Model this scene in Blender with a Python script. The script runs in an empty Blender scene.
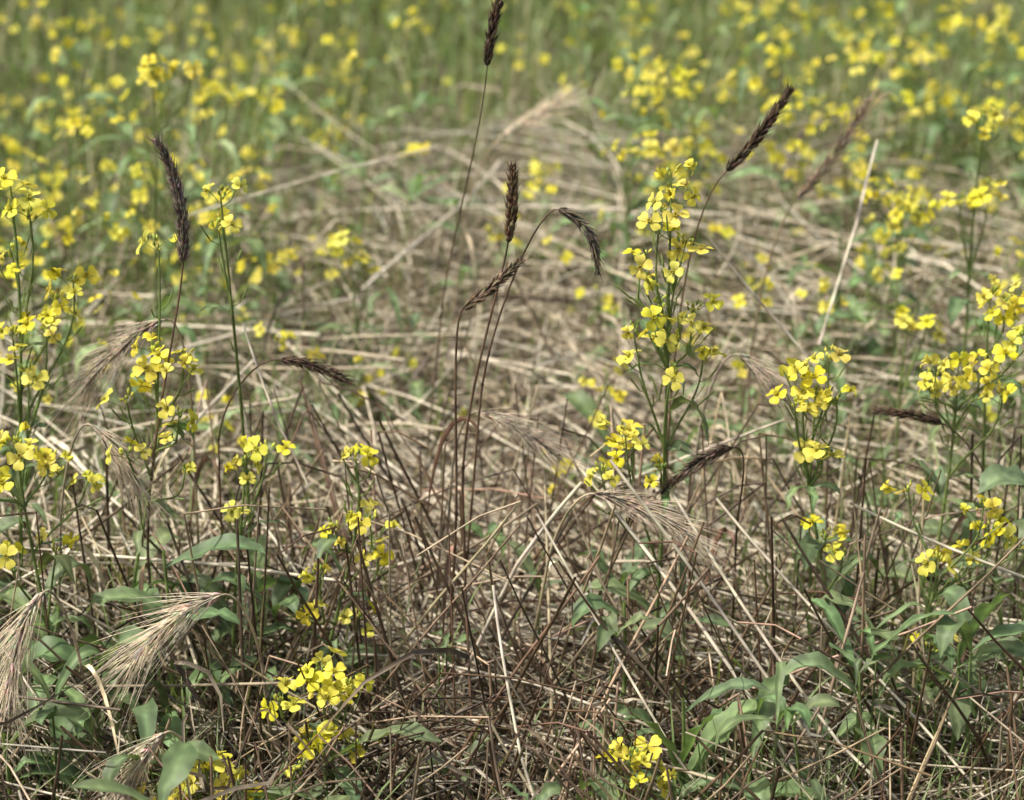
import bpy, math, random
import numpy as np
from mathutils import Vector
SEED=11
rng=np.random.default_rng(SEED); random.seed(SEED)
def nrm(a): 
    a=np.asarray(a,float); return a/np.maximum(np.linalg.norm(a,axis=-1,keepdims=True),1e-9)
def A(*a): return np.array(a,float)

# ---------------------------------------------------------------- materials
def mat_plant(name,rough=.6,trans=0.0,spec=.3,nscale=60,namt=.35,ttint=(1,1,1)):
    m=bpy.data.materials.new(name); m.use_nodes=True; nt=m.node_tree; N=nt.nodes; L=nt.links
    b=N['Principled BSDF']; out=N['Material Output']
    at=N.new('ShaderNodeAttribute'); at.attribute_name='Col'
    tc=N.new('ShaderNodeTexCoord'); no=N.new('ShaderNodeTexNoise'); no.inputs['Scale'].default_value=nscale; no.inputs['Detail'].default_value=1
    L.new(tc.outputs['Object'],no.inputs['Vector'])
    mr=N.new('ShaderNodeMapRange'); mr.inputs['From Min'].default_value=.3; mr.inputs['From Max'].default_value=.7
    mr.inputs['To Min'].default_value=1-namt; mr.inputs['To Max'].default_value=1+namt
    L.new(no.outputs['Fac'],mr.inputs['Value'])
    mx=N.new('ShaderNodeMix'); mx.data_type='RGBA'; mx.blend_type='MULTIPLY'; mx.inputs[0].default_value=1
    L.new(at.outputs['Color'],mx.inputs[6]); L.new(mr.outputs['Result'],mx.inputs[7])
    L.new(mx.outputs[2],b.inputs['Base Color'])
    b.inputs['Roughness'].default_value=rough
    b.inputs['Specular IOR Level'].default_value=spec
    if trans>0:
        t=N.new('ShaderNodeBsdfTranslucent'); ms=N.new('ShaderNodeMixShader'); ms.inputs[0].default_value=trans
        m2=N.new('ShaderNodeMix'); m2.data_type='RGBA'; m2.blend_type='MULTIPLY'; m2.inputs[0].default_value=1
        L.new(mx.outputs[2],m2.inputs[6]); m2.inputs[7].default_value=(*ttint,1)
        L.new(m2.outputs[2],t.inputs['Color'])
        L.new(b.outputs[0],ms.inputs[1]); L.new(t.outputs[0],ms.inputs[2]); L.new(ms.outputs[0],out.inputs['Surface'])
    return m
M_PET=mat_plant('petal_yellow',.5,.42,.25,90,.06)
M_GRN=mat_plant('green_leaf',.5,.32,.4,70,.3,ttint=(1.25,1.3,.6))
M_STR=mat_plant('dry_straw',.45,0,.35,45,.4)
M_DRK=mat_plant('weathered_ear',.8,0,.2,200,.45)
MATS=[M_PET,M_GRN,M_STR,M_DRK]
PET,GRN,STR,DRK=0,1,2,3

# ---------------------------------------------------------------- mesh builder
def flower_template(hero):
    if hero:
        r=[.05,.32,.58,.84,1.0]; w=[.08,.20,.41,.42,.23]; z=[0,.13,.17,.13,.03]; cols=3
    else:
        r=[.05,.45,1.0]; w=[.1,.38,.42]; z=[0,.15,.08]; cols=2
    V=[];F=[];tint=[]
    for p in range(4):
        a=p*math.pi/2+(.14 if p%2 else -.12); ca,sa=math.cos(a),math.sin(a); b0=len(V); tw=[.10,-.09,.08,-.12][p]; lift=[.0,.03,.12,-.02][p]
        for i in range(len(r)):
            for c in range(cols):
                s=(c/(cols-1)*2-1); y=s*w[i]; x=r[i]-(.0 if not(hero and i==4 and s==0) else .05)
                zz=z[i]+tw*s+lift*r[i]-(0.06 if (hero and s==0) else 0)
                V.append((x*ca-y*sa,x*sa+y*ca,zz)); tint.append((.80+.2*min(1,r[i]*1.2))*(.94 if s==0 else 1))
        for i in range(len(r)-1):
            for c in range(cols-1):
                q=b0+i*cols+c; F.append((q,q+1,q+cols+1,q+cols))
    n=6 if hero else 1
    for k in range(n):
        a=k*math.pi/3+.3; rr=.16 if hero else 0; h=.36 if hero else .25; e=.035 if hero else .1; b0=len(V)
        cx,cy=rr*math.cos(a),rr*math.sin(a)
        for (dx,dy) in ((-e,-e),(e,-e),(e,e),(-e,e)): V.append((cx*.5+dx,cy*.5+dy,0)); tint.append(.5)
        for (dx,dy) in ((-e,-e),(e,-e),(e,e),(-e,e)): V.append((cx+dx*1.5,cy+dy*1.5,h)); tint.append(.62)
        for j in range(4): F.append((b0+j,b0+(j+1)%4,b0+4+(j+1)%4,b0+4+j))
        F.append((b0+4,b0+5,b0+6,b0+7))
    return np.array(V),np.array(F),np.array(tint)
def spindle_template(sides=6,rings=5):
    V=[];F=[]
    for i in range(rings):
        t=i/(rings-1); rad=(math.sin(math.pi*min(1,(t*.93+.05)))**(.8))*.5+.02
        for j in range(sides):
            a=2*math.pi*j/sides; V.append((rad*math.cos(a),rad*math.sin(a),t))
    for i in range(rings-1):
        for j in range(sides):
            F.append((i*sides+j,i*sides+(j+1)%sides,(i+1)*sides+(j+1)%sides,(i+1)*sides+j))
    V=np.array(V); return V,np.array(F),.6+.6*V[:,2]
TPL={'fl_hi':flower_template(True),'fl_lo':flower_template(False),'sp':spindle_template(5,4),'bud':spindle_template(5,4)}

def frame(z):
    z=nrm(z); r=rng.normal(size=3); x=nrm(np.cross(r,z)); y=np.cross(z,x)
    return np.stack([x,y,z],1)

class MB:
    def __init__(s): s.V=[];s.F=[];s.M=[];s.C=[];s.n=0; s.inst={}; s.tb={}
    def add(s,v,q,c,m):
        s.V.append(v); s.F.append(q+s.n); s.M.append(np.full(len(q),m,np.int32)); s.C.append(c); s.n+=len(v)
    def put(s,key,pos,zdir,scale,col,mat):
        Mx=frame(zdir)*np.asarray(scale,float)[None,:]
        s.inst.setdefault((key,mat),[]).append((Mx,np.asarray(pos,float),np.asarray(col,float)))
    def tube(s,P,R,col,mat,sides=5):
        P=np.asarray(P,float); s.tb.setdefault((len(P),sides,mat),[]).append((P,np.broadcast_to(R,(len(P),)),np.broadcast_to(np.asarray(col,float),(len(P),3))))
    def tubes(s,P,R,col,mat,sides=5):
        N,K,_=P.shape
        T=nrm(np.gradient(P,axis=1)); mean=nrm(P[:,-1]-P[:,0])
        ref=np.where(np.abs(mean[:,2:3])>.75,A(1,.1,0)[None],A(0,.05,1)[None])[:,None,:]
        a=nrm(np.cross(T,np.broadcast_to(ref,T.shape))); b=np.cross(T,a)
        th=np.arange(sides)*2*math.pi/sides
        ring=P[:,:,None,:]+R[:,:,None,None]*(np.cos(th)[None,None,:,None]*a[:,:,None,:]+np.sin(th)[None,None,:,None]*b[:,:,None,:])
        c=np.broadcast_to(col[:,:,None,:] if col.ndim==3 else col[:,None,None,:],ring.shape)
        base=(np.arange(N)*K*sides)[:,None,None]; i=(np.arange(K-1)*sides)[None,:,None]; j=np.arange(sides)[None,None,:]; j2=(j+1)%sides
        q=np.stack([base+i+j,base+i+j2,base+i+sides+j2,base+i+sides+j],-1).reshape(-1,4)
        s.add(ring.reshape(-1,3),q,c.reshape(-1,3),mat)
    def ribbons(s,P,W,side,col,mat,fold=.3,mid=1.25,wave=0.0):
        N,K,_=P.shape; T=nrm(np.gradient(P,axis=1)); sd=np.broadcast_to(side[:,None,:],T.shape)
        sd=nrm(sd-T*np.sum(sd*T,-1,keepdims=True)); nn=np.cross(sd,T); nn=np.where(nn[...,2:3]<0,-nn,nn)
        rows=[]; ks=(-1,-.5,0,.5,1) if wave>0 else (-1,0,1)
        ph=rng.uniform(0,6,N)[:,None]; kk=np.arange(K)[None,:]
        for k in ks:
            off=abs(k)*fold*W
            if wave>0: off=off+abs(k)**2*wave*W*np.sin(kk*1.7+ph+(2 if k>0 else 0))
            rows.append(P+sd*(k*W)[...,None]+nn*off[...,None])
        R=np.stack(rows,2); n=len(ks)
        c=np.broadcast_to(col[:,None,None,:],R.shape).copy(); c[:,:,n//2,:]*=mid
        base=(np.arange(N)*K*n)[:,None,None]; i=(np.arange(K-1)*n)[None,:,None]; j=np.arange(n-1)[None,None,:]
        q=np.stack([base+i+j,base+i+j+1,base+i+n+j+1,base+i+n+j],-1).reshape(-1,4)
        s.add(R.reshape(-1,3),q,c.reshape(-1,3),mat)
    def build(s,name):
        for (key,mat),l in s.inst.items():
            tv,tf,tt=TPL[key]; Mx=np.stack([a[0] for a in l]); T=np.stack([a[1] for a in l]); C=np.stack([a[2] for a in l])
            v=np.einsum('nij,kj->nki',Mx,tv)+T[:,None,:]; n=len(l); k=len(tv)
            q=(tf[None]+(np.arange(n)*k)[:,None,None]).reshape(-1,4)
            s.add(v.reshape(-1,3),q,(C[:,None,:]*tt[None,:,None]).reshape(-1,3),mat)
        for (K,sides,mat),l in s.tb.items():
            s.tubes(np.stack([a[0] for a in l]),np.stack([a[1] for a in l]),np.stack([a[2] for a in l]),mat,sides)
        V=np.concatenate(s.V);F=np.concatenate(s.F);C=np.concatenate(s.C);M=np.concatenate(s.M)
        me=bpy.data.meshes.new(name); me.vertices.add(len(V)); me.vertices.foreach_set('co',V.astype(np.float32).ravel())
        me.loops.add(F.size); me.loops.foreach_set('vertex_index',F.astype(np.int32).ravel())
        me.polygons.add(len(F)); me.polygons.foreach_set('loop_start',np.arange(0,F.size,4,dtype=np.int32))
        for m in MATS: me.materials.append(m)
        me.polygons.foreach_set('material_index',M)
        me.update(calc_edges=True); me.polygons.foreach_set('use_smooth',np.ones(len(F),bool))
        ca=me.color_attributes.new('Col','FLOAT_COLOR','POINT')
        ca.data.foreach_set('color',np.concatenate([np.clip(C,0,1),np.ones((len(C),1))],1).astype(np.float32).ravel())
        ob=bpy.data.objects.new(name,me); bpy.context.scene.collection.objects.link(ob); return ob

def bez(p0,p1,p2,p3,K):
    t=np.linspace(0,1,K)[:,None]; p0,p1,p2,p3=[np.asarray(p,float) for p in (p0,p1,p2,p3)]
    return p0*(1-t)**3+3*p1*t*(1-t)**2+3*p2*t*t*(1-t)+p3*t**3
def vary(c,a=.15): return np.clip(np.asarray(c)*(1+rng.uniform(-a,a))*(1+rng.uniform(-a*.4,a*.4,3)),0,1)

YEL=A(.96,.88,.10); SG=A(.23,.30,.10); LEAF=A(.15,.21,.095)
# ---------------------------------------------------------------- rapeseed
def raceme(mb,tip,ax,L,nf,hero=True,size=.0138):
    ax=nrm(ax); tip=np.asarray(tip,float); r1=nrm(np.cross(ax,A(.3,1,.1))); r2=np.cross(ax,r1)
    if hero: nf=max(2,int(round(nf*.66))); L=L*1.15
    mb.tube([tip-ax*L*1.1,tip-ax*L*.5,tip],[.0012,.001,.0006],vary(SG),GRN,4)
    az=rng.uniform(0,6)
    for i in range(nf):
        az+=2.4+rng.uniform(-.5,.5); s=.004+(L-.004)*((i+.5+rng.uniform(-.5,.5))/max(nf,1))
        out=nrm(r1*math.cos(az)+r2*math.sin(az)); p0=tip-ax*s
        pl=rng.uniform(.012,.028)*(1 if hero else 1.4); d=nrm(out*rng.uniform(.7,1.3)+ax*.5+A(0,0,.2))
        p1=p0+d*pl
        if hero or rng.random()<.3: mb.tube([p0,p0+d*pl*.5+ax*.001,p1],.0005,vary(SG),GRN,3)
        sz=size*rng.uniform(.72,1.12); fd=nrm(out*rng.uniform(.2,1.1)+A(0,0,1)*rng.uniform(.4,1.1)+rng.normal(0,.3,3)+A(-.15,-.3,0))
        zs=sz*rng.choice([.6,.9,1.2,1.5,2.4]); xy=sz if zs<sz*1.4 else sz*(.85 if zs<sz*2 else .62)
        mb.put('fl_hi' if hero else 'fl_lo',p1,fd,(xy,xy,zs),vary(YEL,.08)*A(1,rng.uniform(.93,1.03),rng.uniform(.5,1.8)),PET)
    nb=rng.integers(6,12) if hero else 2
    for i in range(nb):
        a=rng.uniform(0,6.28); o=r1*math.cos(a)+r2*math.sin(a); rr=rng.uniform(.001,.007)
        mb.put('bud',tip+o*rr-ax*rng.uniform(-.004,.008),ax+o*rr*90,(.0030,.0030,rng.uniform(.005,.008)),vary(A(.66,.66,.14) if rng.random()<.6 else A(.34,.44,.12)),GRN)
def pods(mb,P,n,hero=True):
    for i in range(n):
        k=rng.integers(1,len(P)-1); t=rng.random(); p=P[k]*(1-t)+P[k+1]*t if k+1<len(P) else P[k]
        ax=nrm(P[min(k+1,len(P)-1)]-P[k-1]); a=rng.uniform(0,6.28); o=nrm(A(math.cos(a),math.sin(a),0.1))
        d=nrm(o+ax*.5); p1=p+d*.012; L=rng.uniform(.012,.03); d2=nrm(o*.5+ax)
        mb.tube([p,p1,p1+d2*L*.3,p1+d2*L*.8,p1+d2*L],[.0005,.0006,.0010,.0009,.0003],vary(SG*A(1.1,1.1,1)),GRN,4)
def leaf(mb,p,out,L,W,droop=.5,col=None,K=9,rise=.7,wave=.22):
    out=nrm(A(out[0],out[1],0)); p=np.asarray(p,float)
    P=bez(p,p+out*L*.35+A(0,0,rise*L*.4),p+out*L*.75+A(0,0,rise*L*.55),p+out*L*(1-.1*droop)+A(0,0,(rise*.5-droop)*L*.7),K)
    P=P+rng.normal(0,.0012,P.shape)
    t=np.linspace(0,1,K); w=W*(.16+np.sin(np.pi*np.clip(t*.96+.02,0,1)**1.15)*.9)*np.where(t>.96,.15,1); w[0]=W*.12
    side=nrm(np.cross(out,A(0,0,1))+rng.normal(0,.25,3))
    mb.ribbons(P[None],w[None],side[None],vary(LEAF if col is None else col,.22)[None],GRN,fold=rng.uniform(.1,.45),mid=1.6,wave=wave)
def rape(base,heads,leaves=5,mb=None,npod=8,name='rapeseed_plant',leafL=.10):
    own=mb is None; mb=mb or MB(); base=A(*base,0) if len(base)==2 else np.asarray(base,float)
    x,y,z,L,nf=heads[0]; tip=A(x,y,z); ax0=nrm(A(rng.normal(0,.08),rng.normal(0,.08),1)); 
    end=tip-ax0*L
    P=bez(base,base+A(rng.normal(0,.02),rng.normal(0,.02),z*.35),end-ax0*z*.25+A(rng.normal(0,.008),0,0),end,14)
    mb.tube(P,np.linspace(.0030,.0013,14),vary(SG*.95),GRN,6); raceme(mb,tip,ax0,L,nf); 
    pods(mb,P[8:],npod)
    for (x,y,z,L,nf) in heads[1:]:
        tip=A(x,y,z); d=np.linalg.norm(P-tip,axis=1)+np.where(P[:,2]>z-L-.02,9,0); k=int(np.argmin(d)); k=max(1,k-rng.integers(0,3)); s=P[k]
        ax=nrm(nrm(tip-s)*.5+A(0,0,.9)+rng.normal(0,.12,3)); end=tip-ax*L; ln=np.linalg.norm(end-s)
        B=bez(s,s+nrm(A(*(end-s)[:2],.03+abs(end[2]-s[2])))*ln*.4,end-ax*ln*.35,end,9)
        mb.tube(B,np.linspace(.0018,.001,9),vary(SG),GRN,5); raceme(mb,tip,ax,L,nf); pods(mb,B[3:],max(1,npod//4))
        if ln>.06: leaf(mb,s,(end-s),rng.uniform(.03,.06),.005,col=LEAF*1.1,wave=.05)
    for i in range(leaves):
        t=rng.uniform(.12,.7); p=P[int(t*13)]; a=rng.uniform(0,6.28); big=1-t
        leaf(mb,p,A(math.cos(a),math.sin(a),0),leafL*(.45+big*.7),leafL*(.06+.11*big),droop=rng.uniform(.1,1),rise=rng.uniform(.5,1.6))
    if own: mb.build(name)
    return mb

# hero plants (metres: x, y, z of each flower head, raceme length, flowers)
rape((.15,2.43),[(.166,2.42,.678,.05,12),(.182,2.40,.61,.05,5),(.136,2.41,.590,.04,5),(.152,2.38,.55,.05,8),(.192,2.41,.53,.04,7),(.128,2.40,.51,.04,5),(.168,2.37,.48,.03,3),(.155,2.41,.635,.03,4),(.120,2.38,.405,.035,11),(.094,2.36,.368,.02,4),(.16,2.38,.36,.02,3),(.205,2.42,.475,.02,3)],leaves=5,npod=22)
rape((-.43,2.42),[(-.385,2.41,.487,.045,10),(-.348,2.40,.482,.03,8),(-.410,2.38,.44,.02,3),(-.357,2.4,.415,.03,6),(-.412,2.37,.385,.02,5),(-.35,2.38,.36,.02,3),(-.372,2.42,.60,.012,2)],leaves=5,npod=10)
rape((-.30,2.46),[(-.308,2.45,.645,.012,2),(-.312,2.45,.61,.012,1)],leaves=2,npod=6)
rape((-.50,2.34),[(-.52,2.33,.415,.03,9),(-.545,2.31,.385,.02,6),(-.49,2.35,.385,.02,7),(-.45,2.35,.36,.015,4),(-.53,2.3,.30,.015,3),(-.575,2.33,.44,.03,6),(-.485,2.33,.29,.01,2)],leaves=8)
rape((-.30,2.40),[(-.288,2.38,.368,.025,6),(-.265,2.40,.372,.015,4),(-.30,2.37,.315,.02,3)],leaves=5)
rape((-.22,2.36),[(-.168,2.38,.376,.02,6),(-.190,2.34,.31,.025,5),(-.152,2.35,.315,.03,6),(-.145,2.36,.27,.02,4),(-.205,2.33,.26,.01,2),(-.165,2.34,.205,.02,4),(-.22,2.32,.22,.015,3)],leaves=4,npod=12)
rape((-.20,2.16),[(-.193,2.15,.24,.035,14),(-.235,2.14,.21,.02,5),(-.165,2.16,.215,.02,6),(-.20,2.12,.18,.02,7),(-.16,2.13,.17,.015,4),(-.215,2.13,.14,.01,3)],leaves=5,npod=5)
rape((-.31,2.10),[(-.305,2.10,.155,.02,8),(-.345,2.09,.135,.02,7),(-.275,2.10,.135,.02,7),(-.33,2.11,.13,.02,5)],leaves=4,npod=3)
rape((.12,2.10),[(.118,2.10,.175,.02,7),(.142,2.09,.15,.02,6),(.105,2.11,.15,.01,3)],leaves=3,npod=3)
rape((.37,2.43),[(.312,2.40,.465,.03,6),(.338,2.42,.475,.02,3),(.300,2.38,.435,.015,4),(.348,2.41,.430,.015,4),(.325,2.4,.44,.03,5),(.335,2.39,.375,.02,4),(.36,2.38,.26,.01,3),(.34,2.37,.285,.01,2)],leaves=6,npod=14)
rape((.47,2.50),[(.495,2.50,.44,.04,9),(.465,2.48,.435,.03,5),(.525,2.5,.435,.03,9),(.545,2.49,.405,.02,5),(.47,2.5,.405,.02,4),(.56,2.5,.47,.02,5)],leaves=6,npod=14)
rape((.57,2.62),[(.545,2.60,.48,.03,7),(.565,2.6,.47,.03,8),(.59,2.6,.49,.03,7)],leaves=4)
rape((.45,2.36),[(.462,2.36,.262,.02,5),(.425,2.37,.34,.02,5),(.50,2.38,.26,.015,3),(.52,2.37,.30,.03,6),(.505,2.36,.325,.02,4),(.535,2.36,.28,.02,4),(.455,2.33,.17,.01,2)],leaves=8,npod=12)
rape((.60,3.02),[(.605,3.0,.585,.04,9),(.615,3.0,.49,.04,7),(.58,3.0,.47,.02,5)],leaves=4)
rape((.53,3.22),[(.535,3.2,.41,.03,9),(.505,3.2,.425,.03,7),(.565,3.2,.40,.03,8),(.54,3.2,.37,.02,5)],leaves=4)
rape((.52,2.92),[(.505,2.9,.34,.02,4),(.53,2.9,.335,.02,6)],leaves=3)
rape((-.57,2.52),[(-.54,2.5,.645,.03,6),(-.52,2.49,.61,.015,4),(-.545,2.5,.565,.03,4),(-.5,2.5,.51,.03,7),(-.48,2.5,.53,.02,5),(-.51,2.48,.485,.02,4),(-.545,2.47,.485,.03,7),(-.53,2.47,.44,.03,5)],leaves=5,npod=10)
rape((-.49,3.24),[(-.485,3.2,.60,.035,12),(-.44,3.22,.585,.02,6)],leaves=3)
rape((-.225,3.22),[(-.225,3.2,.345,.03,6),(-.205,3.2,.31,.02,3)],leaves=3)
rape((.21,3.42),[(.17,3.4,.42,.02,5),(.205,3.4,.425,.02,5),(.25,3.4,.43,.02,5),(.23,3.4,.39,.02,4)],leaves=4)

# ---------------------------------------------------------------- rye stalks with ears
def ear(mb,p0,p1,bend,col,awn,width=.0042,n=30):
    p0=np.asarray(p0,float);p1=np.asarray(p1,float);b=np.asarray(bend,float)
    P=bez(p0,p0*.67+p1*.33+b,p0*.33+p1*.67+b,p1,n+1); T=nrm(np.gradient(P,axis=0))
    mb.tube(P[:],.0016,col*.7,DRK,4); L=np.linalg.norm(p1-p0); side=nrm(np.cross(T[n//2],A(.2,1,.3)))
    for i in range(n):
        t=i/n; env=(.75+.25*math.sin(math.pi*min(1,t*1.1+.12)))*(1 if t<.85 else .75)
        s0=nrm(side-T[i]*np.dot(side,T[i])); u=np.cross(T[i],s0)
        for k in range(5):
            if rng.random()<.10: continue
            a=k*1.257+i*.63+rng.normal(0,.3); o=s0*math.cos(a)+u*math.sin(a)*.85
            ln=rng.uniform(.0085,.0135)*env*(L/.085)**.4; d=nrm(T[i]+o*rng.uniform(.25,.6)); pp=P[i]+o*.0015
            c=vary(col,.5); wd=width*env*rng.uniform(.6,1); mb.put('sp',pp,d,(wd,wd*.7,ln),c,DRK)
            if awn>0:
                al=awn*rng.uniform(.5,1.2); q=pp+d*ln*.93; e=q+nrm(T[i]*1.0+o*rng.uniform(.15,.6))*al+A(0,0,-.12*al)
                mb.tube([q,q*.66+e*.34+o*al*.02,q*.33+e*.67+o*al*.02,e],[.0004,.00034,.00026,.0001],vary(col*1.5,.2),STR if awn>.03 else DRK,3)
def stalk(base,mid,e0,e1,bend=(0,0,0),col=(.085,.058,.038),scol=(.13,.08,.05),awn=.007,width=.0042,r=.0018,n=30,name='rye_stalk',hk=.2):
    mb=MB(); base=A(*base);e0=A(*e0);e1=A(*e1);col=A(*col);scol=A(*scol)
    d=nrm(e1-e0+A(*bend)*3); mid=A(*mid); h=np.linalg.norm(e0-mid)
    P1=bez(base,base*.6+mid*.4+A(rng.normal(0,.006),0,0),mid*.85+base*.15,mid,8)
    P2=bez(mid,mid+(mid-base)*.12/np.linalg.norm(mid-base)*min(1,h*3),e0-d*h*hk,e0,14)
    P=np.concatenate([P1[:-1],P2]); R=np.linspace(r*1.15,r*.62,len(P)); c=np.stack([vary(scol,.2) for _ in P])
    mb.tube(P,R,c,STR,6)
    for k in (3,8):
        mb.tube([P[k]-(P[k+1]-P[k])*.12,P[k],P[k]+(P[k+1]-P[k])*.12],[r*.9,r*1.5,r*.9],scol*.5,STR,6)
    k=6; o=nrm(A(rng.normal(),rng.normal(),0)); q=P[k]; LL=rng.uniform(.06,.13)
    B=bez(q,q+o*.02+A(0,0,.03),q+o*.05+A(0,0,.0),q+o*.06-A(0,0,LL),8)
    mb.ribbons(B[None],(np.sin(np.linspace(.5,3.1,8))*.0032)[None],nrm(rng.normal(size=3))[None],vary(scol*2,.2)[None],STR,fold=.5)
    ear(mb,e0,e1,bend,col,awn,width,n); mb.build(name)
DK=(.10,.07,.045)
stalk((-.41,2.42,0),(-.40,2.4,.25),(-.344,2.4,.587),(-.364,2.4,.718),(.012,0,.004),col=(.20,.16,.125),awn=.014,n=40,width=.0052)
stalk((-.12,2.95,0),(-.09,2.85,.35),(-.027,2.6,.746),(-.006,2.6,.845),(-.004,0,.002),col=DK,scol=(.2,.15,.09),awn=.008,r=.0013)
stalk((-.055,2.47,0),(-.055,2.46,.30),(-.004,2.45,.592),(.000,2.45,.676),(.003,0,0),col=(.15,.10,.055),awn=.006,width=.0060)
stalk((-.07,2.50,0),(-.035,2.47,.40),(.050,2.45,.628),(.092,2.45,.555),(.014,0,.012),col=(.17,.14,.105),awn=.008,n=24,hk=.1,r=.0014)
stalk((-.075,2.42,0),(-.062,2.41,.27),(-.051,2.4,.535),(.0105,2.4,.590),(.000,0,-.004),col=(.18,.13,.085),awn=.006,hk=.07,width=.005)
stalk((.17,2.65,0),(.185,2.62,.33),(.240,2.6,.626),(.307,2.6,.720),(.004,0,-.004),col=DK,awn=.010,width=.005,r=.0014)
stalk((.30,3.05,0),(.32,3.02,.25),(.37,3.0,.47),(.455,3.0,.60),(.004,0,-.006),col=(.28,.21,.15),scol=(.25,.19,.12),awn=.045,width=.004)
stalk((-.34,2.55,0),(-.33,2.5,.33),(-.250,2.45,.458),(-.175,2.45,.430),(.0,0,.006),col=DK,awn=.014,n=24,r=.0013)
stalk((.56,2.55,0),(.55,2.53,.24),(.480,2.5,.362),(.405,2.5,.376),(0,0,.005),col=DK,awn=.008,n=24,r=.0014)
PALE=(.58,.49,.36); PS=(.42,.34,.22); GP=(.36,.30,.22)
stalk((.0,2.42,0),(.04,2.38,.25),(.088,2.35,.343),(.199,2.33,.293),(.0,0,.014),col=(.38,.31,.23),scol=PS,awn=.055,width=.0034)
stalk((-.36,2.55,0),(-.36,2.52,.35),(-.385,2.5,.485),(-.475,2.48,.405),(-.008,0,.010),col=(.42,.35,.26),scol=PS,awn=.06,width=.0036)
stalk((-.42,2.22,0),(-.44,2.18,.24),(-.465,2.15,.325),(-.503,2.13,.205),(-.012,0,.010),col=PALE,scol=PS,awn=.075,width=.0036)
stalk((-.25,2.28,0),(-.26,2.23,.20),(-.295,2.2,.298),(-.390,2.18,.225),(-.006,0,.014),col=PALE,scol=PS,awn=.075,width=.0036)
stalk((-.31,2.18,0),(-.32,2.13,.14),(-.345,2.1,.195),(-.390,2.08,.115),(-.006,0,.012),col=PALE,scol=PS,awn=.06,width=.0036)
stalk((-.10,3.45,0),(-.07,3.42,.30),(-.017,3.4,.435),(.07,3.4,.492),(0,0,.0),col=PALE,scol=PS,awn=.05,width=.004)
stalk((.20,2.66,0),(.22,2.62,.30),(.262,2.6,.405),(.325,2.58,.345),(0,0,.010),col=GP,scol=GP,awn=.05,width=.0036)
stalk((.25,2.50,0),(.25,2.44,.26),(.238,2.4,.375),(.160,2.38,.33),(0,0,.012),col=(.12,.09,.06),awn=.012,width=.0038,n=24,r=.0014)
stalk((-.09,2.58,0),(-.07,2.54,.27),(-.035,2.5,.375),(.045,2.48,.335),(0,0,.008),col=GP,scol=GP,awn=.045,width=.0032)
stalk((-.52,2.45,0),(-.5,2.42,.25),(-.45,2.4,.40),(-.40,2.38,.33),(0,0,.012),col=GP,scol=GP,awn=.05,width=.0034)

# ---------------------------------------------------------------- lodged straw
CP=np.array([(.72,.64,.49),(.57,.485,.345),(.41,.335,.23),(.26,.195,.13),(.115,.078,.05),(.47,.44,.35)])
def field_angle(x,y): return 2.1+.9*np.sin(1.7*x+.6)+.7*np.sin(1.3*y+x)
def shade_tone(y): # gap shade painted into front straw and litter colour; far ones toned darker too
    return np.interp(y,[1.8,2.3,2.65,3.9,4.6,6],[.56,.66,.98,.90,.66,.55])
def straw_mat(n,x0,x1,y0,y1,zmax,probs,lr=(.25,.8),rr=(.0010,.0021),keep=None,w=True):
    mb=MB(); K=6; probs=np.array(probs)/sum(probs)
    x=rng.uniform(x0,x1,n);y=rng.uniform(y0,y1,n)
    if keep is not None: k=rng.random(n)<keep(x,y); x,y=x[k],y[k]; n=len(x)
    top=zmax*(.65+.35*np.sin(2.3*x+1)*np.sin(1.9*y)); z=.004+top*rng.random(n)**.9
    th=np.where(rng.random(n)<.5,rng.uniform(0,6.28,n),field_angle(x,y)+rng.normal(0,.4,n)); L=rng.uniform(*lr,n)
    sl=rng.normal(0,.14,n); d=np.stack([np.cos(th),np.sin(th),sl],1); d=nrm(d)
    t=np.linspace(-.5,.5,K)[None,:,None]*L[:,None,None]; c=np.stack([x,y,z],1)[:,None,:]
    P=c+d[:,None,:]*t
    pr=np.cross(d,A(0,0,1)[None]); bow=rng.normal(0,.04,n)*L; sag=rng.normal(-.03,.04,n)*L; u=(np.linspace(-1,1,K)**2)[None,:,None]
    P=P+pr[:,None,:]*u*bow[:,None,None]+A(0,0,1)[None,None]*u*sag[:,None,None]
    kink=(rng.random(n)<.3); kk=rng.integers(1,K-1,n); kd=rng.normal(0,.35,(n,3))*L[:,None]; kd[:,2]*=.3
    wt=np.maximum(0,np.arange(K)[None,:]-kk[:,None])/K; P=P+np.where(kink,1,0)[:,None,None]*wt[:,:,None]*kd[:,None,:]*.7
    P[:,:,2]=np.maximum(P[:,:,2],.003)
    R=rng.uniform(*rr,n)[:,None]*np.linspace(1,.75,K)[None]
    C=CP[rng.choice(len(CP),n,p=probs)]*rng.uniform(.75,1.15,(n,1)); C=np.repeat(C[:,None,:],K,1)*rng.uniform(.85,1.12,(n,K,1))
    if w: C=C*shade_tone(P[:,:,1])[...,None]
    mb.tubes(P,R,C,STR,5); return mb
def merge(mb,m2): mb.add(np.concatenate(m2.V),np.concatenate(m2.F),np.concatenate(m2.C),STR)
kp=lambda x,y: np.interp(y,[1.4,2.3,2.8,4.0,4.8],[.35,.45,1,.9,.4])
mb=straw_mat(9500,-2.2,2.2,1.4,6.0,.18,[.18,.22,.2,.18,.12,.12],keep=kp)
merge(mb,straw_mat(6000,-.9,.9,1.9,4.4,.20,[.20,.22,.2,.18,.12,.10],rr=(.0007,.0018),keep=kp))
merge(mb,straw_mat(1250,-1.1,1.1,2.3,4.1,.30,[.50,.25,.12,0,0,.13],lr=(.3,.8),rr=(.0013,.0024)))
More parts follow.
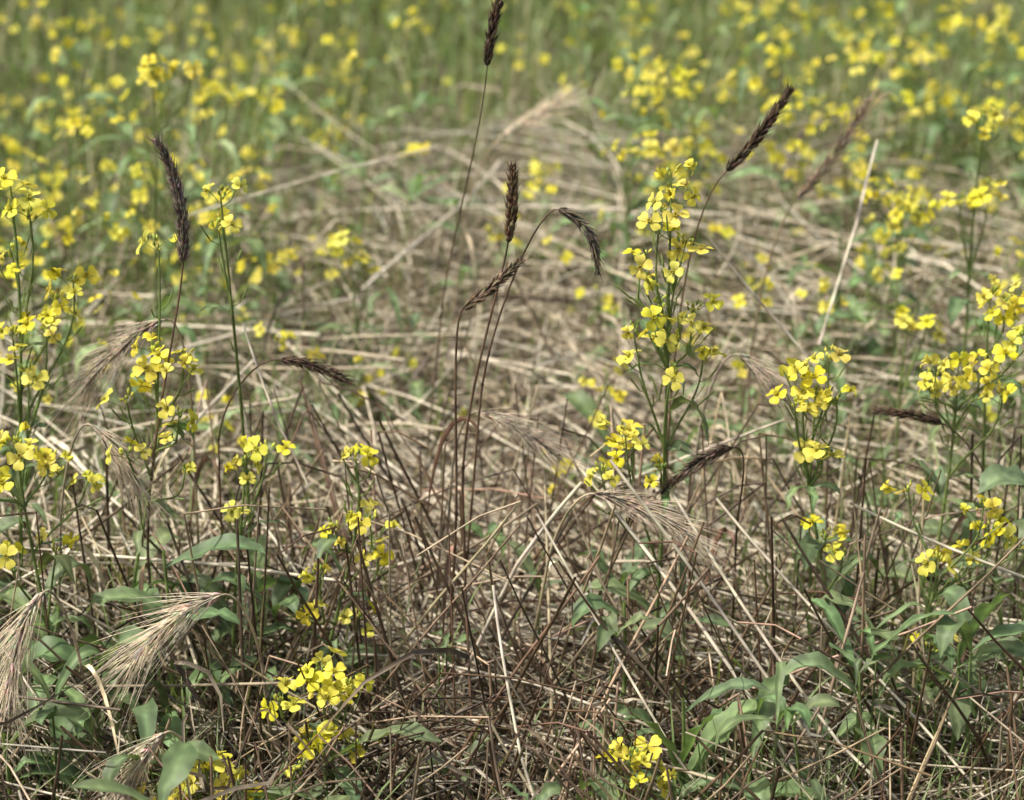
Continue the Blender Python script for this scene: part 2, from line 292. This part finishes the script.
for a,b,r in [((-.20,3.35,.24),(-.055,3.7,.28),.0030),((-.43,3.3,.36),(-.15,3.45,.40),.002),((.10,2.36,.325),(.33,2.12,.06),.0023),((-.08,2.36,.06),(.055,2.42,.315),.0024),
 ((.25,2.75,.48),(.38,2.75,.33),.0018),((.40,2.9,.33),(.475,3.05,.49),.002),((-.015,2.2,.28),(.02,2.08,.10),.0018),((.13,2.3,.36),(.36,2.2,.04),.002),((.39,2.4,.30),(.56,2.34,.25),.0018),
 ((-.29,2.5,.46),(-.24,2.45,.33),.0016),((.36,2.2,.02),(.6,2.05,.12),.0022),((-.1,2.3,.02),(-.28,2.5,.22),.0018),((.2,2.35,.3),(.42,2.12,.05),.002),
 ((.0,2.8,.1),(.3,2.6,.32),.0018),((.05,2.3,.3),(.24,2.1,.05),.0016),((.25,2.35,.3),(.5,2.15,.08),.0018)]:
    a=A(*a);b=A(*b); e=b-a; L_=np.linalg.norm(e); j1=rng.normal(0,.025,3)*L_; j2=rng.normal(0,.025,3)*L_
    P=bez(a-e*.12,a+e*.3+j1,a+e*.7+j2,b+e*.15,9); P[5:]+=np.linspace(0,1,4)[:,None]*rng.normal(0,.03,3)*L_; P[:,2]=np.maximum(P[:,2],.003)
    cc=np.stack([vary(CP[0]*.82,.14) for _ in P]); mb.tube(P,r*.92,cc,STR,6)
mb.build('lodged_straw')

# leaning, broken stubble stems
mb=MB(); n=860
for i in range(n):
    x=rng.uniform(-1.6,1.6) if i>540 else rng.normal(0,.38); y=rng.uniform(1.95,4.2) if i>540 else rng.uniform(2.02,2.65)
    L=rng.uniform(.15,.45); th=rng.uniform(0,6.28); tilt=abs(rng.normal(.5,.38)); d=A(math.sin(tilt)*math.cos(th),math.sin(tilt)*math.sin(th)*.7,math.cos(tilt))
    b=A(x,y,0); e=b+d*L; 
    if e[1]<1.9: continue
    top=.34 if y>2.2 else .2
    if e[2]>top: e=b+(e-b)*top/e[2]
    P=bez(b,b+A(0,0,L*.25),e-d*L*.2,e,6)
    col=random.choice([A(.10,.062,.036),A(.14,.09,.055),A(.24,.17,.11),A(.075,.048,.03),A(.40,.31,.20)])
    mb.tube(P,np.linspace(1.1,.7,6)*rng.uniform(.0011,.0023),vary(col,.2),STR,5)
    if rng.random()<.3:
        q=e; f=q+nrm(A(rng.normal(),rng.normal(),-.5))*rng.uniform(.05,.2); f[2]=max(f[2],.01); f[1]=max(f[1],1.95)
        mb.tube([q,q*.6+f*.4+A(0,0,.008),f],.0011,vary(col*1.4,.2),STR,4)
mb.build('broken_stubble')

def dead_leaves(n,x0,x1,y0,y1,zt):
    K=7; p=np.stack([rng.uniform(x0,x1,n),rng.uniform(y0,y1,n),zt*rng.random(n)],1); th=rng.uniform(0,6.28,n); L=rng.uniform(.04,.2,n)
    d=np.stack([np.cos(th),np.sin(th),rng.normal(0,.35,n)],1); t=np.linspace(0,1,K)
    P=p[:,None,:]+d[:,None,:]*(t[None,:]*L[:,None])[...,None]
    w=rng.normal(0,.25,(n,1,3))*L[:,None,None]*np.sin(t*3.1)[None,:,None]; w2=rng.normal(0,.12,(n,1,3))*L[:,None,None]*np.sin(t*7)[None,:,None]
    P=P+w+w2; P[:,:,2]=np.maximum(P[:,:,2],.004)
    W=rng.uniform(.0010,.0032,n)[:,None]*np.sin(np.linspace(.4,3.1,K))[None]
    C=CP[rng.choice(len(CP),n,p=[.1,.2,.22,.24,.16,.08])]*rng.uniform(.6,1.0,(n,1))*shade_tone(p[:,1])[:,None]
    m=MB(); m.ribbons(P,W,nrm(rng.normal(size=(n,3))),C,STR,fold=.5,mid=.9); return m
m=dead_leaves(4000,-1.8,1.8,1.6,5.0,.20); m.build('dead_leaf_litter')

# ---------------------------------------------------------------- green undergrowth
def blades(mb,x,y,h,w,col,lean=.5,K=5):
    n=len(x); th=rng.uniform(0,6.28,n); l=h*rng.uniform(.1,1,n)*lean; o=np.stack([np.cos(th),np.sin(th),np.zeros(n)],1)
    t=np.linspace(0,1,K); P=np.stack([x,y,np.zeros(n)],1)[:,None,:]+o[:,None,:]*(l[:,None]*t[None]**2)[...,None]
    P[:,:,2]+=h[:,None]*(t-.25*t**3*(lean))[None]
    W=w[:,None]*np.array([.7,1,.9,.6,.08])[None]; side=np.cross(o,A(0,0,1)[None])
    mb.ribbons(P,W,nrm(side+rng.normal(0,.3,(n,3))),col,GRN,fold=.4,mid=1.15)
GC=np.array([(.22,.31,.11),(.26,.35,.13),(.18,.25,.09),(.32,.38,.17),(.38,.37,.20),(.50,.44,.30)])
mb=MB()
def dens(x,y):
    return 1-.86*np.exp(-((x+.0)/.44)**2-((y-2.95)/.72)**2)
def wedge(n,y0,y1,pw=1.0):
    y=y0+rng.random(n)**pw*(y1-y0); x=rng.uniform(-1,1,n)*(.25*y+.55); return x,y
x,y=wedge(31000,3.1,9.5,.98); k=rng.random(len(x))<np.clip((y-2.7)/.9,.2,1)*dens(x,y); x,y=x[k],y[k]; n=len(x)
h=rng.uniform(.10,.38,n)*np.clip((y-2.4)/1.8,.6,1.0)
blades(mb,x,y,h,rng.uniform(.0012,.0034,n),GC[rng.choice(6,n)]*rng.uniform(.8,1.1,(n,1)))
x,y=wedge(11500,1.85,3.9,1); k=rng.random(len(x))<dens(x,y)*np.where(abs(x)>.22,.85,.42); x,y=x[k],y[k]; n=len(x)
h=rng.uniform(.08,.34,n); h=np.where(y<2.3,np.minimum(h,.20),h)
blades(mb,x,y,h,rng.uniform(.0007,.0023,n),GC[rng.choice(6,n)]*rng.uniform(.6,.95,(n,1)),lean=.7)
mb.build('grass_undergrowth')

# ---------------------------------------------------------------- background rapeseed stand
mb=MB()
def small_plant(x,y,h,nh,nf,detail):
    base=A(x,y,0); top=A(x+rng.normal(0,.04),y+rng.normal(0,.04),h); P=bez(base,base+A(0,0,h*.4),top-A(rng.normal(0,.02),0,h*.3),top,6)
    mb.tube(P,np.linspace(.0025,.001,6),vary(SG),GRN,4)
    for j in range(nh):
        if j==0: tip=top+A(0,0,.02)
        else:
            k=rng.integers(2,5); a=rng.uniform(0,6.28); tip=P[k]+A(math.cos(a)*rng.uniform(.03,.15),math.sin(a)*rng.uniform(.03,.15),rng.uniform(.06,.18)*min(1,h/.4)); tip[2]=min(tip[2],h+.02)
            mb.tube(bez(P[k],P[k]*.6+tip*.4-A(0,0,.01),tip-A(0,0,.05),tip-A(0,0,.01),5),.0012,vary(SG),GRN,4)
        raceme(mb,tip,A(rng.normal(0,.15),rng.normal(0,.15),1),rng.uniform(.015,.06),max(1,int(nf*rng.uniform(.3,1.4))),hero=False,size=.0116)
    for j in range(detail):
        a=rng.uniform(0,6.28); leaf(mb,P[rng.integers(1,5)],A(math.cos(a),math.sin(a),0),rng.uniform(.04,.11),rng.uniform(.004,.013),droop=rng.uniform(.1,1),K=6,col=LEAF*rng.uniform(1,1.7),wave=0.1)
cnt=0
while cnt<1400:
    y=2.0+rng.random()**.85*7.2; x=rng.uniform(-1,1)*(.25*y+.6)
    if abs(x)<.27*y+.06 and y<2.85: continue
    c=.93*math.exp(-((x-.02)/.46)**2-((y-3.0)/.75)**2); c=max(c,.72*math.exp(-((x+.35)/.30)**2-((y-4.2)/.40)**2))
    c=max(c,.6) if y>3 and math.sin(3.1*x+1.3*y)+math.sin(2.3*y-x*1.7)<-.3 else c
    if rng.random()<c*1.02: continue
    h=rng.uniform(.16,.46) if y>3.4 else rng.uniform(.15,.38)
    if y<3.6 and abs(x)<.4: h=rng.uniform(.12,.26)
    small_plant(x,y,h,rng.integers(1,5),3.4,5); cnt+=1
mb.build('rapeseed_stand')

# low green herbs among the straw
mb=MB()
for i in range(760):
    x=rng.uniform(-1.2,1.2); y=rng.uniform(1.95,4.2)
    if rng.random()>dens(x,y)*.7+ (.25 if y<2.35 else .04): continue
    z=rng.uniform(.0,.20); a=rng.uniform(0,6.28); L=rng.uniform(.03,.095)
    base=A(x,y,0); p=A(x+rng.normal(0,.02),y+rng.normal(0,.02),z+.02)
    mb.tube([base,base*.4+p*.6+A(0,0,.005),p],.0011,vary(SG),GRN,4)
    for j in range(3): leaf(mb,p,A(math.cos(a+j*2.2),math.sin(a+j*2.2),0),L*rng.uniform(.5,1),L*rng.uniform(.06,.16),droop=rng.uniform(-.4,1),rise=rng.uniform(.3,2),K=7)
mb.build('green_herbs')

def weed(base,lvs,name='broadleaf_weed'):
    mb=MB(); b=A(*base); top=max(l[2] for l in lvs)
    P=bez(b,b+A(0,0,top*.4),b+A(.005,0,top*.7),b+A(.0,0,top+.02),7); mb.tube(P,np.linspace(.003,.0018,7),vary(SG),GRN,6)
    for (dx,dy,z,L,W,rise,droop) in lvs:
        leaf(mb,b+A(0,0,z),A(dx,dy,0),L,W*.95,droop=droop,rise=rise,K=12,wave=.16)
    mb.build(name)
weed((-.19,2.12,0),[(1,-.1,.145,.12,.016,.8,.0),(-.8,-.3,.10,.07,.014,.8,.4),(.5,-1,.08,.06,.012,1,.5)])
weed((.175,2.18,0),[(-.25,-.15,.09,.060,.019,2.6,-1.2),(.10,-.15,.10,.055,.018,2.8,-1.3),(.35,.1,.08,.08,.017,2.0,-.7),(.9,-.1,.17,.085,.011,1.0,-.1),(1,-.4,.08,.09,.020,.6,.4),(-.8,-.4,.08,.08,.014,1,.2)])
weed((.24,2.14,0),[(.9,-.1,.09,.10,.020,.5,.5),(-.7,-.2,.10,.08,.014,.8,.4),(.2,.4,.13,.10,.011,1.4,-.1),(.1,-.8,.11,.07,.014,.8,.4)])
weed((-.44,2.24,0),[(.2,-.1,.18,.08,.018,1.6,-.1),(-.7,-.1,.19,.08,.019,.9,.7),(.9,-.1,.16,.09,.015,.9,.8),(-.3,-.8,.14,.08,.018,.9,.7)])
weed((-.37,2.32,0),[(1,-.1,.27,.11,.014,.6,.0),(.8,-.3,.20,.10,.011,.7,.2),(-1,-.1,.22,.09,.012,.6,.3)])
weed((.12,2.32,0),[(-.5,-.3,.21,.07,.015,1,.4),(.6,-.3,.19,.07,.015,.8,.6)])
weed((.47,2.26,0),[(.1,-.1,.19,.05,.013,3.0,-1.4),(-.7,-.1,.16,.09,.014,.9,.6),(.8,-.2,.18,.09,.012,1,.4),(-.1,-.8,.14,.08,.014,.9,.5)])
weed((.36,2.22,0),[(-.6,-.1,.17,.09,.013,1.2,.3),(.6,-.1,.19,.09,.012,1.8,-.4),(.1,-.6,.12,.08,.014,.9,.6),(-.2,.3,.18,.08,.010,1.8,-.3)])
weed((.30,2.95,0),[(.8,-.2,.15,.09,.024,.6,.5),(-.7,-.2,.16,.08,.02,.6,.6)])
weed((.47,3.3,0),[(.9,-.2,.30,.13,.024,.6,.1),(-.7,-.2,.26,.08,.02,.6,.3)])
weed((-.52,2.16,0),[(.5,-.1,.14,.10,.018,1.2,.2),(.9,-.2,.10,.10,.018,.7,.5)])
weed((.60,2.45,0),[(-.7,-.3,.28,.10,.018,1.2,.1),(-.3,-.5,.24,.09,.016,1.2,.2)])

# ---------------------------------------------------------------- ground
xs=np.unique(np.concatenate([-np.geomspace(4,150,16),np.linspace(-4,4,161),np.geomspace(4,150,16)]))
ys=np.unique(np.concatenate([np.linspace(-150,-4,12),np.linspace(-4,10,281),np.geomspace(10,260,18)]))
X,Y=np.meshgrid(xs,ys); Z=-.008+.006*np.sin(X*9+np.sin(Y*7))*np.sin(Y*11)+rng.uniform(-.006,.006,X.shape)*(np.abs(X)<4)
vv=np.stack([X,Y,Z],-1).reshape(-1,3); nx=len(xs); ii,jj=np.meshgrid(np.arange(len(ys)-1),np.arange(nx-1),indexing='ij'); q=(ii*nx+jj)
F=np.stack([q,q+1,q+nx+1,q+nx],-1).reshape(-1,4)
me=bpy.data.meshes.new('ground'); me.from_pydata(vv.tolist(),[],F.tolist()); me.update()
g=bpy.data.objects.new('ground',me); bpy.context.scene.collection.objects.link(g)
m=bpy.data.materials.new('soil'); m.use_nodes=True; nt=m.node_tree; N=nt.nodes; L=nt.links; b=N['Principled BSDF']
tc=N.new('ShaderNodeTexCoord'); no=N.new('ShaderNodeTexNoise'); no.inputs['Scale'].default_value=14; no.inputs['Detail'].default_value=6
cr=N.new('ShaderNodeValToRGB'); cr.color_ramp.elements[0].position=.35; cr.color_ramp.elements[0].color=(.035,.026,.016,1); cr.color_ramp.elements[1].position=.7; cr.color_ramp.elements[1].color=(.10,.10,.045,1)
L.new(tc.outputs['Object'],no.inputs['Vector']); L.new(no.outputs['Fac'],cr.inputs['Fac']); L.new(cr.outputs['Color'],b.inputs['Base Color']); b.inputs['Roughness'].default_value=.95
bp=N.new('ShaderNodeBump'); bp.inputs['Strength'].default_value=.8; bp.inputs['Distance'].default_value=.01; L.new(no.outputs['Fac'],bp.inputs['Height']); L.new(bp.outputs['Normal'],b.inputs['Normal'])
me.materials.append(m)

# ---------------------------------------------------------------- light
w=bpy.data.worlds.new('World'); bpy.context.scene.world=w; w.use_nodes=True; nt=w.node_tree
bg=nt.nodes['Background']; sk=nt.nodes.new('ShaderNodeTexSky'); sk.sky_type='NISHITA'; sk.sun_disc=False
el=math.radians(60); az=math.radians(-105)   # azimuth clockwise from +Y
sk.sun_elevation=el; sk.sun_rotation=az; sk.dust_density=6; nt.links.new(sk.outputs[0],bg.inputs['Color']); bg.inputs['Strength'].default_value=.14
sd=A(math.sin(az)*math.cos(el),math.cos(az)*math.cos(el),math.sin(el))
s=bpy.data.lights.new('sun','SUN'); s.energy=4.7; s.angle=math.radians(1.5); s.color=(1,.96,.87)
so=bpy.data.objects.new('sun',s); bpy.context.scene.collection.objects.link(so); so.rotation_euler=Vector(sd).to_track_quat('Z','Y').to_euler()

# ---------------------------------------------------------------- camera
c=bpy.data.cameras.new('camera'); co=bpy.data.objects.new('camera',c); bpy.context.scene.collection.objects.link(co)
co.location=(0,0,1.4); co.rotation_euler=(math.radians(90-22),0,0); c.lens=85; c.sensor_width=36; c.clip_end=600; c.clip_start=.05
c.dof.use_dof=True; c.dof.focus_distance=2.48; c.dof.aperture_fstop=4.2
sc=bpy.context.scene; sc.camera=co; sc.view_settings.view_transform='Standard'; sc.view_settings.look='None'; sc.view_settings.exposure=0
